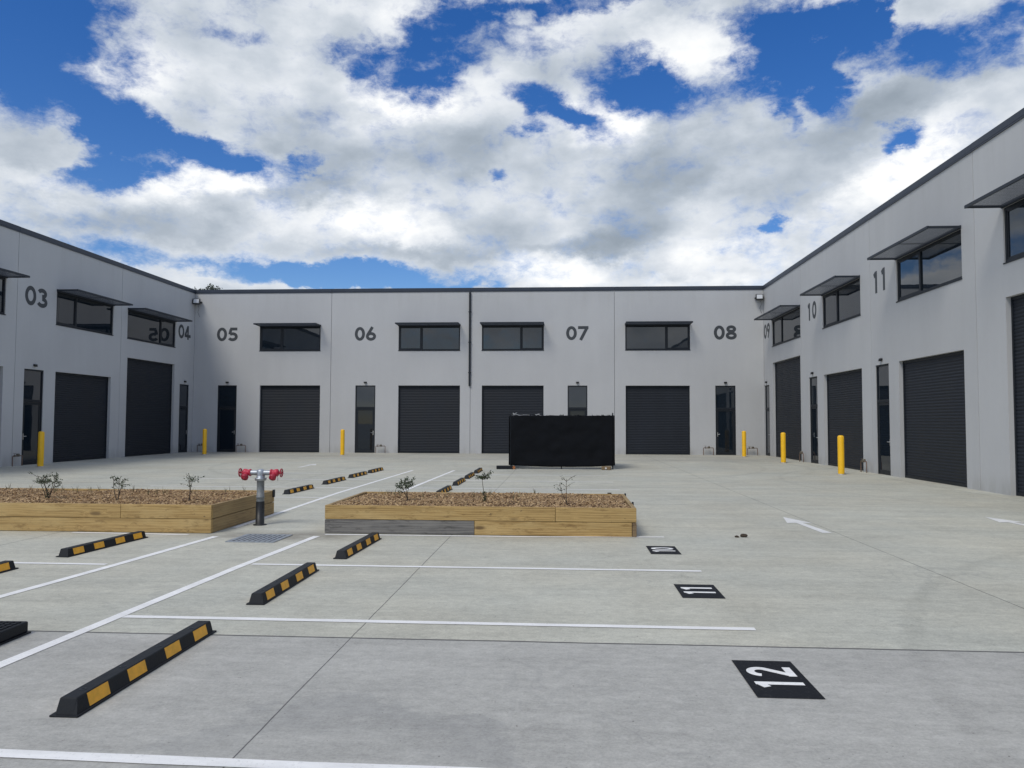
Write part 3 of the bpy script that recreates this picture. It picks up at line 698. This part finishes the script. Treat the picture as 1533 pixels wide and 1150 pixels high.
for i, (y, l) in enumerate(((18.35, 'wheel stop half hidden by the mulch of the right planter'), (21.05, 'second wheel stop beyond the right planter, past the half hidden one'), (23.45, 'third wheel stop beyond the right planter, second from the far end'), (25.85, 'farthest wheel stop beyond the right planter, nearest the black enclosure'))):
    wheel_stop(-2.77, y, -.5 + i * .3, l)

# loose fence foot at the left edge
t = empty('fence_foot', (-4.26, 5.58, 0), R(2)); tag(t, 'black rough topped rubber block lying at the left edge', 'rubber block')
m = MB(); m.box(-.14, .14, -.33, .33, .012, .095)
m.build('block', M_RUB, t, .012); m = MB(); m.box(-.155, .155, -.345, .345, 0, .0125); m.build('base_flange', M_RUB, t, .004)
m = MB()
for ix in range(5):
    for iy in range(12):
        m.box(-.12 + ix * .05, -.086 + ix * .05, -.30 + iy * .05, -.268 + iy * .05, .0951, .103)
m.build('top_studs', M_RUB, t)

# ------------------------------------------------------------------ planters
def planter(name, x0, x1, y0, y1, boards_lo, boards_hi, label):
    t = empty(name, ((x0 + x1) / 2, (y0 + y1) / 2, 0)); tag(t, label, 'planter', 'timber planters in the car park')
    ox, oy = t.location.x, t.location.y
    T = .06; Z = (.006, .206, .212, .415)
    def board(a, b, c, d, z0, z1, mt, nm='sleeper'):
        cx, cy = (a + b) / 2, (c + d) / 2
        m = MB(); m.box(a - cx, b - cx, c - cy, d - cy, z0, z1)
        o = m.build(nm, mt, t, .006, 2); o.location = (cx - ox, cy - oy, 0); return o
    for z0, z1, bl in ((Z[0], Z[1], boards_lo), (Z[2], Z[3], boards_hi)):
        for a, b, mt in bl:
            o = board(a + .002, b - .002, y0, y0 + T, z0, z1, mt)
            if mt is M_WEATH: o['label'] = 'grey weathered sleeper at the bottom left of the front'
        e = 0 if z0 > .1 else .004
        board(x0, x0 + T, y0 + T + .003, y1 - T - .003, z0, z1 - .002, M_PINEY_SHADED)
        lap = z0 < .1 and boards_lo[-1][1] < x1 - .01
        board(x1 - T, x1, y0 if lap else y0 + T + .003, y1 - T - .003, z0, z1 - .002, M_OLDT if lap else M_PINEY_SHADED)
        xm = (x0 + x1) / 2 + (.6 if z0 > .1 else -.7)
        board(x0, xm - .002, y1 - T, y1, z0, z1 - .003, M_PINE); board(xm + .002, x1, y1 - T, y1, z0, z1 - .003, M_PINE)
    for bx, by in (((x1 + .012, y1 - .06),) if x0 < -5 else ((x1 + .012, y1 - .10), (x1 - .25, y1 + .012), (x1 + .012, y0 + .75))):
        m = MB(); sx, sy = (.012, .035) if bx > x1 else (.035, .012)
        m.box(bx - sx - ox, bx + sx - ox, by - sy - oy, by + sy - oy, .30, .43); m.build('stake', M_CHAR, t)
    # mulch: a lumpy bed under a litter of bark chips
    m = MB(); nx = int((x1 - x0) / .08); ny = int((y1 - y0) / .08); rows = []
    hgt = lambda x, y: .375 + .045 * noise.noise(Vector((x * 1.1, y * 1.3, 1))) + .018 * noise.noise(Vector((x * 5, y * 5, 4))) + .03 * min(1, min(x - x0, x1 - x, y - y0, y1 - y) / .5)
    for j in range(ny + 1):
        y = y0 + T + (y1 - y0 - 2 * T) * j / ny
        rows.append([(x0 + T + (x1 - x0 - 2 * T) * i / nx - ox, y - oy, hgt(x0 + T + (x1 - x0 - 2 * T) * i / nx, y)) for i in range(nx + 1)])
    m.grid(rows)
    for k in range(int((x1 - x0) * (y1 - y0) * 1150)):
        x = random.uniform(x0 + T + .02, x1 - T - .02); y = random.uniform(y0 + T + .02, y1 - T - .02)
        l = random.uniform(.010, .036); w = random.uniform(.005, .013); h = random.uniform(.002, .006)
        Mx = Matrix.Translation((x - ox, y - oy, hgt(x, y) + random.uniform(.0, .016))) @ Matrix.Rotation(random.uniform(0, PI), 4, 'Z') @ Matrix.Rotation(random.gauss(0, .38), 4, 'Y') @ Matrix.Rotation(random.gauss(0, .3), 4, 'X')
        m.box(-l, l, -w, w, -h, h, Mx)
    mu = m.build('mulch', M_MULCH, t); mu['kind'] = 'stuff'
    return t, hgt
PL, hL = planter('raised_planter', -11.2, -5.14, 11.28, 13.80, [(-11.2, -8.6, M_PINE), (-8.6, -5.14, M_PINE)], [(-11.2, -6.52, M_PINE), (-6.52, -5.14, M_PINE)], 'long timber planter left of the hydrant, cut off by the left edge')
PR, hR = planter('raised_planter', -3.50, 1.065, 11.45, 13.75, [(-3.50, -1.28, M_WEATH), (-1.28, 1.00, M_PINE)], [(-3.50, -.10, M_PINE), (-.10, 1.065, M_PINE)], 'timber planter right of the hydrant with one grey weathered sleeper')

def young_plant(x, y, z, h, style, label, tuft=1.0):
    rnd = random.Random(int(x * 100) + 999)
    t = empty('young_shrub', (x, y, z)); tag(t, label, 'plant', 'young shrubs in the planters')
    m = MB(); lf = MB(); tips = []
    nst = {'bushy': 5, 'sparse': 3, 'tuft': 1, 'twin': 2}[style]
    for i in range(nst):
        a = rnd.uniform(0, 2 * PI); sp = {'bushy': .30, 'sparse': .22, 'tuft': .05, 'twin': .14}[style]
        p = Vector((rnd.gauss(0, .015), rnd.gauss(0, .015), -.02)); d = Vector((math.cos(a) * sp, math.sin(a) * sp, 1)).normalized(); pts = [p.copy()]
        L = h * rnd.uniform(.75, 1)
        for k in range(5):
            d = (d + Vector((rnd.gauss(0, .12), rnd.gauss(0, .12), .08))).normalized(); p = p + d * L / 5; pts.append(p.copy())
        m.tube(pts, [.008 - .0011 * k for k in range(6)], 6)
        nb = 6 if style != 'tuft' else 9
        for k in range(nb):
            u = rnd.uniform(.55, 1) if style != 'tuft' else rnd.uniform(.82, 1)
            q0 = pts[int(u * 4.99)].lerp(pts[min(5, int(u * 4.99) + 1)], .5)
            a2 = rnd.uniform(0, 2 * PI); e = q0 + Vector((math.cos(a2), math.sin(a2), rnd.uniform(.1, .8))) * h * rnd.uniform(.14, .34)
            m.tube([q0, q0.lerp(e, .5) + Vector((0, 0, .01)), e], [.003, .0022, .0012], 5); tips.append((q0, e))
    for q0, e in tips:
        for k in range(int(15 * tuft)):
            c = q0.lerp(e, rnd.uniform(.25, 1.1)) + Vector((rnd.gauss(0, .012), rnd.gauss(0, .012), rnd.gauss(0, .010)))
            dd = Vector((rnd.gauss(0, 1), rnd.gauss(0, 1), rnd.gauss(.3, .6))).normalized(); l = rnd.uniform(.020, .038); w = l * .27
            sd_ = dd.cross(Vector((rnd.gauss(0, 1), rnd.gauss(0, 1), rnd.gauss(0, 1)))).normalized()
            b = c + dd * l * .5 + dd.cross(sd_) * l * .08
            lf.face([c, b + sd_ * w, c + dd * l, b - sd_ * w])
    if style in ('tuft', 'bushy'):        # leafy whorl round the foot
        for k in range(80 if style == 'tuft' else 40):
            a = rnd.uniform(0, 2 * PI); c = Vector((math.cos(a), math.sin(a), 0)) * rnd.uniform(0, .035) + Vector((0, 0, rnd.uniform(.0, .15)))
            dd = Vector((math.cos(a) * .5, math.sin(a) * .5, 1)).normalized(); l = rnd.uniform(.02, .04); s_ = Vector((-math.sin(a), math.cos(a), 0))
            lf.face([c, c + dd * l * .5 + s_ * l * .25, c + dd * l, c + dd * l * .5 - s_ * l * .25])
    m.build('stems', M_BARK, t); lf.build('leaves', M_LEAF, t)
    return t
def P(x, y, f): return (x, y, f(x, y))
young_plant(*P(-8.05, 11.85, hL), .47, 'bushy', 'bushiest young shrub, leftmost in the left planter')
young_plant(*P(-6.85, 11.75, hL), .42, 'sparse', 'thin young shrub in the middle of the left planter', .6)
young_plant(*P(-5.72, 11.75, hL), .46, 'twin', 'twin stemmed young shrub nearest the hydrant in the left planter', .6)
young_plant(*P(-2.36, 12.0, hR), .42, 'sparse', 'dense topped young shrub at the left of the right planter', 1.6)
young_plant(*P(-1.18, 11.95, hR), .44, 'tuft', 'young shrub with one bare stem under a flat tuft, middle of the right planter', 2.0)
young_plant(*P(.07, 11.85, hR), .44, 'twin', 'nearly leafless twin stemmed young shrub in the right planter', .25)
def weeds(f, x0, x1, y0, y1, n, label, parent):
    m = MB(); ox, oy = parent.location.x, parent.location.y
    for i in range(n):
        x, y = random.uniform(x0, x1), random.uniform(y0, y1)
        for k in range(random.randint(3, 7)):
            a = random.uniform(0, 2 * PI); h = random.uniform(.04, .15); b = Vector((x, y, f(x, y))); e = b + Vector((math.cos(a) * h * .5, math.sin(a) * h * .5, h)); mdl = b.lerp(e, .5) + Vector((0, 0, h * .12)); s = Vector((-math.sin(a), math.cos(a), 0)) * .004
            m.face([b - s, b + s, mdl + s * .8, mdl - s * .8]); m.face([mdl - s * .8, mdl + s * .8, e])
    o = m.build('weeds', M_WEED); return tag(o, label, 'weeds', kind='stuff')
weeds(hL, -10.8, -5.3, 12.6, 13.7, 34, 'dry grass sprouting along the back of the left planter', PL)
weeds(hR, -3.3, .9, 12.6, 13.6, 20, 'sparse dry grass sprouting in the right planter', PR)

# ------------------------------------------------------------------ hydrant
t = empty('fire_hydrant', (-4.80, 12.28, 0)); tag(t, 'grey twin outlet fire hydrant standpipe with red valves between the planters', 'hydrant')
m = MB(); m.lathe([(.105, 0), (.105, .012), (.068, .014), (.066, .36), (.064, .375)], 20); m.build('black_sleeve', M_BLACK, t)
m = MB(); m.lathe([(.060, .3752), (.060, .43), (.066, .432), (.066, .455), (.058, .457), (.058, .70), (.062, .702)], 20); m.build('standpipe', M_GREY, t)
m = MB(); m.lathe([(.085, .703), (.085, .718), (.092, .72), (.092, .745), (.066, .748), (.064, .79), (.066, .85), (.055, .872), (.03, .885), (.0005, .888)], 20)
m.lathe([(.040, -.16), (.040, .16)], 16, Matrix.Translation((0, 0, .828)) @ Matrix.Rotation(Q, 4, 'Y')); m.build('tee_head', M_GALV, t)
for sx in (1, -1):
    T0 = Matrix.Translation((sx * .225, 0, .828)) @ Matrix.Rotation(sx * Q, 4, 'Y')
    m = MB(); m.lathe([(.030, -.065), (.058, -.062), (.058, -.045), (.043, -.043), (.052, -.01), (.060, .02), (.060, .05), (.045, .062), (.03, .07), (.016, .072), (.014, .105)], 18, T0)
    # outlet turned down and forward
    m.lathe([(.036, -.02), (.038, .05), (.048, .052), (.048, .066)], 16, Matrix.Translation((sx * .225, -.02, .815)) @ Matrix.Rotation(R(128), 4, 'X'))
    v = m.build('valve', M_RED, t)
    m = MB(); m.lathe([(.052, .067), (.056, .075), (.056, .105), (.045, .112), (.02, .115), (.018, .13), (.0005, .132)], 18, Matrix.Translation((sx * .225, -.02, .815)) @ Matrix.Rotation(R(128), 4, 'X')); m.build('outlet_cap', M_DRED, v)
    m = MB(); W0 = Matrix.Translation((sx * .335, 0, .828)) @ Matrix.Rotation(sx * Q, 4, 'Y') @ Matrix.Rotation(R(20), 4, 'Z')
    m.torus(.062, .0095, W0)
    for k in range(4):
        a = k * PI / 2; m.tube([W0 @ Vector((0, 0, 0)), W0 @ Vector((.06 * math.cos(a), .06 * math.sin(a), 0))], .006, 6)
    m.lathe([(.016, -.012), (.016, .014)], 10, W0); m.build('handwheel', M_DRED, v)
    m = MB(); m.tube([(sx * .27, -.02, .79), (sx * .29, -.03, .75), (sx * .288, -.03, .70)], .0045, 6); m.build('cap_chain', M_GALV, v)

# ------------------------------------------------------------------ drain grate
t = empty('drain_grate', (-4.24, 10.86, 0), R(-1)); tag(t, 'square galvanised drain grate flush with the concrete before the hydrant', 'drain grate')
m = MB(); ring(m, -.34, .34, -.36, .36, .001, .012, .035)
m.v = [(x, z, y) for x, y, z in m.v]; m.f = [f[::-1] for f in m.f]; m.build('frame', M_GALV, t)
m = MB()
for i in range(9):
    x = -.296 + i * .074; m.box(x - .024, x + .024, -.324, .324, .0045, .0105)
for y in (-.2, 0, .2): m.box(-.304, .304, y - .005, y + .005, .004, .0095)
m.build('bars', M_GALV, t)
m = MB(); m.box(-.304, .304, -.324, .324, .001, .0035); m.build('sump_shade_sheet', M_BLACK, t)  # flat black sheet standing in for the shade down in the pit

# ------------------------------------------------------------------ screened enclosure
t = empty('temporary_fence', (-.03, 27.75, 0)); tag(t, 'square enclosure of temporary fencing wrapped in black shade cloth', 'fence')
HW, DP = 1.79, 2.6
corners = [(-HW, 0), (HW, 0), (HW, DP), (-HW, DP)]
rnd = random.Random(4)
def cloth(a, b, seed, sag=1.0):
    m = MB(); A, B = Vector((*a, 0)), Vector((*b, 0)); L = (B - A).length; d = (B - A) / L; n = Vector((d.y, -d.x, 0)); rows = []
    nx, nz = 74, 30; 
    for j in range(nz + 1):
        row = []
        for i in range(nx + 1):
            u = i / nx; x = u * L
            top = 1.885 + .018 * noise.noise(Vector((x * 3.1, seed, 0))) + .012 * noise.noise(Vector((x * 17, seed, 3)))
            bot = .13 - .05 * math.sin(PI * u) * sag + .03 * noise.noise(Vector((x * 1.3, seed, 9)))
            z = bot + (top - bot) * j / nz
            e = min(1, 8 * u, 8 * (1 - u))
            o = .075 + e * (.030 * noise.noise(Vector((x * 1.2, z * 2.2, seed))) + .022 * noise.noise(Vector((x * 3 + z * 2, z * 4.5 - x, seed + 2))) + .016 * math.sin(z * 9 + 3 * noise.noise(Vector((x, z, seed + 5)))) * max(0, .8 - abs(z - .7)))
            p = A + d * x + n * o; row.append((p.x, p.y, z))
        rows.append(row)
    m.grid(rows, sm=True)
    o = m.build('shade_cloth', M_CLOTH, t); md = o.modifiers.new('thick', 'SOLIDIFY'); md.thickness = .004
    return o
for i in range(4): cloth(corners[i], corners[(i + 1) % 4], i * 11 + 2)
m = MB()
for x, y in corners + [(.0, 0), (.0, DP)]:
    m.tube([(x, y, .0), (x, y, 1.98 if (x, y) == (HW, 0) else 1.90)], .021, 8)
m.build('posts', M_CHAR, t)
m = MB()
for i in range(4):
    a, b = corners[i], corners[(i + 1) % 4]; A, B = Vector((*a, 0)), Vector((*b, 0)); n = int((B - A).length / .09)
    for k in range(1, n):
        p = A.lerp(B, k / n); h = 1.90 + rnd.uniform(-.02, .03); m.tube([p + Vector((0, 0, .06)), p + Vector((rnd.gauss(0, .008), rnd.gauss(0, .008), h))], .0025, 4, False)
    for z in (.1, .5, .9, 1.3, 1.7): m.tube([A + Vector((0, 0, z)), B + Vector((0, 0, z))], .0025, 4, False)
m.build('wire_mesh', M_WIRE, t)
# torn cloth ends along the top rail, and cable ties
m = MB()
for k in range(26):
    x = rnd.choice([rnd.uniform(-.1, .7), rnd.uniform(.75, 1.75), rnd.uniform(-1.8, 1.8)]); w = rnd.uniform(.012, .05); h = rnd.uniform(.01, .06)
    b = Vector((x, -.08, 1.862)); lean = rnd.gauss(0, .03)
    m.face([b - Vector((w, 0, 0)), b + Vector((w, 0, 0)), b + Vector((w * .5 + lean, -.005, h * .7)), b + Vector((lean, .012, h + .02))])
o = m.build('torn_edge', M_CLOTH, t); md = o.modifiers.new('thick', 'SOLIDIFY'); md.thickness = .004
m = MB()
for x0, x1, z0, z1 in ((-1.80, -1.66, 1.90, 1.99), (-1.74, -1.55, 1.93, 1.90), (-1.80, -1.72, 1.985, 1.90), (-1.62, -1.2, 1.895, 1.91), (-1.75, -1.80, 1.90, 1.96), (-.98, -.86, 1.90, 1.955), (-1.02, -.80, 1.93, 1.90)):
    m.tube([(x0 + .08, .03, z0 - .015), ((x0 + x1) / 2 + .08, .02, (z0 + z1) / 2), (x1 + .08, .03, z1 - .015)], .007, 6)
m.build('white_ties', mat('white_plastic', (.55, .56, .57), .5), t)
def foot(x, y, mt, rz, w=.30):
    m = MB(); m.box(-w, w, -.11, .11, .0, .12); o = m.build('foot_block', mt, t, .02); o.location = (x, y, 0); o.rotation_euler = (0, 0, rz); return o
foot(-1.98, -.22, M_RUB, R(6)); foot(1.55, -.25, M_OLDT, R(-4), .16); foot(1.75, 2.75, M_RUB, 0); foot(-1.75, 2.75, M_RUB, 0)
m = MB(); m.lathe([(.05, -.13), (.05, .0)], 12, Matrix.Translation((-1.66, -.33, .065)) @ Matrix.Rotation(Q, 4, 'X')); m.box(-1.69, -1.63, -.35, -.12, .0, .04); m.build('orange_clamp', mat('rusty_clamp', (.34, .13, .04), .7, .3, 20.), t)
m = MB(); m.tube([(1.53, -.38, .06), (1.53, -.30, .06)], .035, 10); m.build('white_cap', mat('white_cap', (.6, .58, .55), .6), t)

# pallet-load of offcuts just visible below the cloth
# ------------------------------------------------------------------ clods on the driveway
def clod(x, y, r, seed, label):
    m = MB(); rows = []
    for j in range(7):
        a = PI * j / 6
        rows.append([])
        for i in range(12):
            b = 2 * PI * i / 12; k = r * (1 + .45 * noise.noise(Vector((math.cos(b) * math.sin(a) * 2, math.sin(b) * math.sin(a) * 2, math.cos(a) * 2 + seed))))
            rows[-1].append((k * math.sin(a) * math.cos(b) * 1.3, k * math.sin(a) * math.sin(b), max(.0, k * math.cos(a) * .7 + r * .45)))
    m.grid(rows, True, True); o = m.build('soil_clod', M_SOIL); o.location = (x, y, 0); return tag(o, label, 'clod', 'clods of soil on the driveway')
clod(2.62, 11.62, .042, 1, 'larger dark clod of soil on the concrete right of the right planter')
clod(2.51, 11.58, .026, 5, 'smaller dark clod of soil beside a bigger one, right of the right planter')

# ------------------------------------------------------------------ tree showing over the left corner
def tree(x, y, H, label):
    rnd = random.Random(3); t = empty('tree', (x, y, 0)); tag(t, label, 'tree')
    m = MB(); lf = MB(); clumps = []
    m.tube([(0, 0, 0), (.1, 0, 3), (-.05, .1, 6), (0, 0, H - 2)], [.32, .26, .2, .12], 10)
    for i in range(16):
        a = rnd.uniform(0, 2 * PI); z0 = rnd.uniform(4.5, H - 2.2); L = rnd.uniform(1.4, 2.9) * (1 - .35 * (z0 / H)); e = Vector((math.cos(a) * L, math.sin(a) * L, z0 + rnd.uniform(.6, 1.6)))
        m.tube([(0, 0, z0), Vector((0, 0, z0)).lerp(e, .5) + Vector((0, 0, .2)), e], [.10, .06, .025], 7); clumps.append((e, rnd.uniform(.6, 1.1)))
        clumps.append((Vector((0, 0, z0)).lerp(e, .6) + Vector((0, 0, .5)), rnd.uniform(.5, .9)))
    for i in range(4): clumps.append((Vector((rnd.gauss(0, .5), rnd.gauss(0, .5), H - rnd.uniform(.3, 1.6))), rnd.uniform(.45, .7)))
    for c, r in clumps:
        for k in range(420):
            v = Vector((rnd.gauss(0, 1), rnd.gauss(0, 1), rnd.gauss(0, .8))).normalized() * r * rnd.uniform(.3, 1) ** .6
            p = c + v; dd = Vector((rnd.gauss(0, 1), rnd.gauss(0, 1), rnd.gauss(0, 1))).normalized(); s = dd.cross(Vector((rnd.gauss(0, 1), rnd.gauss(0, 1), 1))).normalized(); l = rnd.uniform(.10, .2)
            lf.face([p, p + dd * l * .5 + s * l * .3, p + dd * l, p + dd * l * .5 - s * l * .3])
    m.build('trunk', M_BARK, t); lf.build('crown', M_TLEAF, t); return t
tree(-27.9, 60, 12.42, 'dark tree whose top shows over the roof in the left back corner')
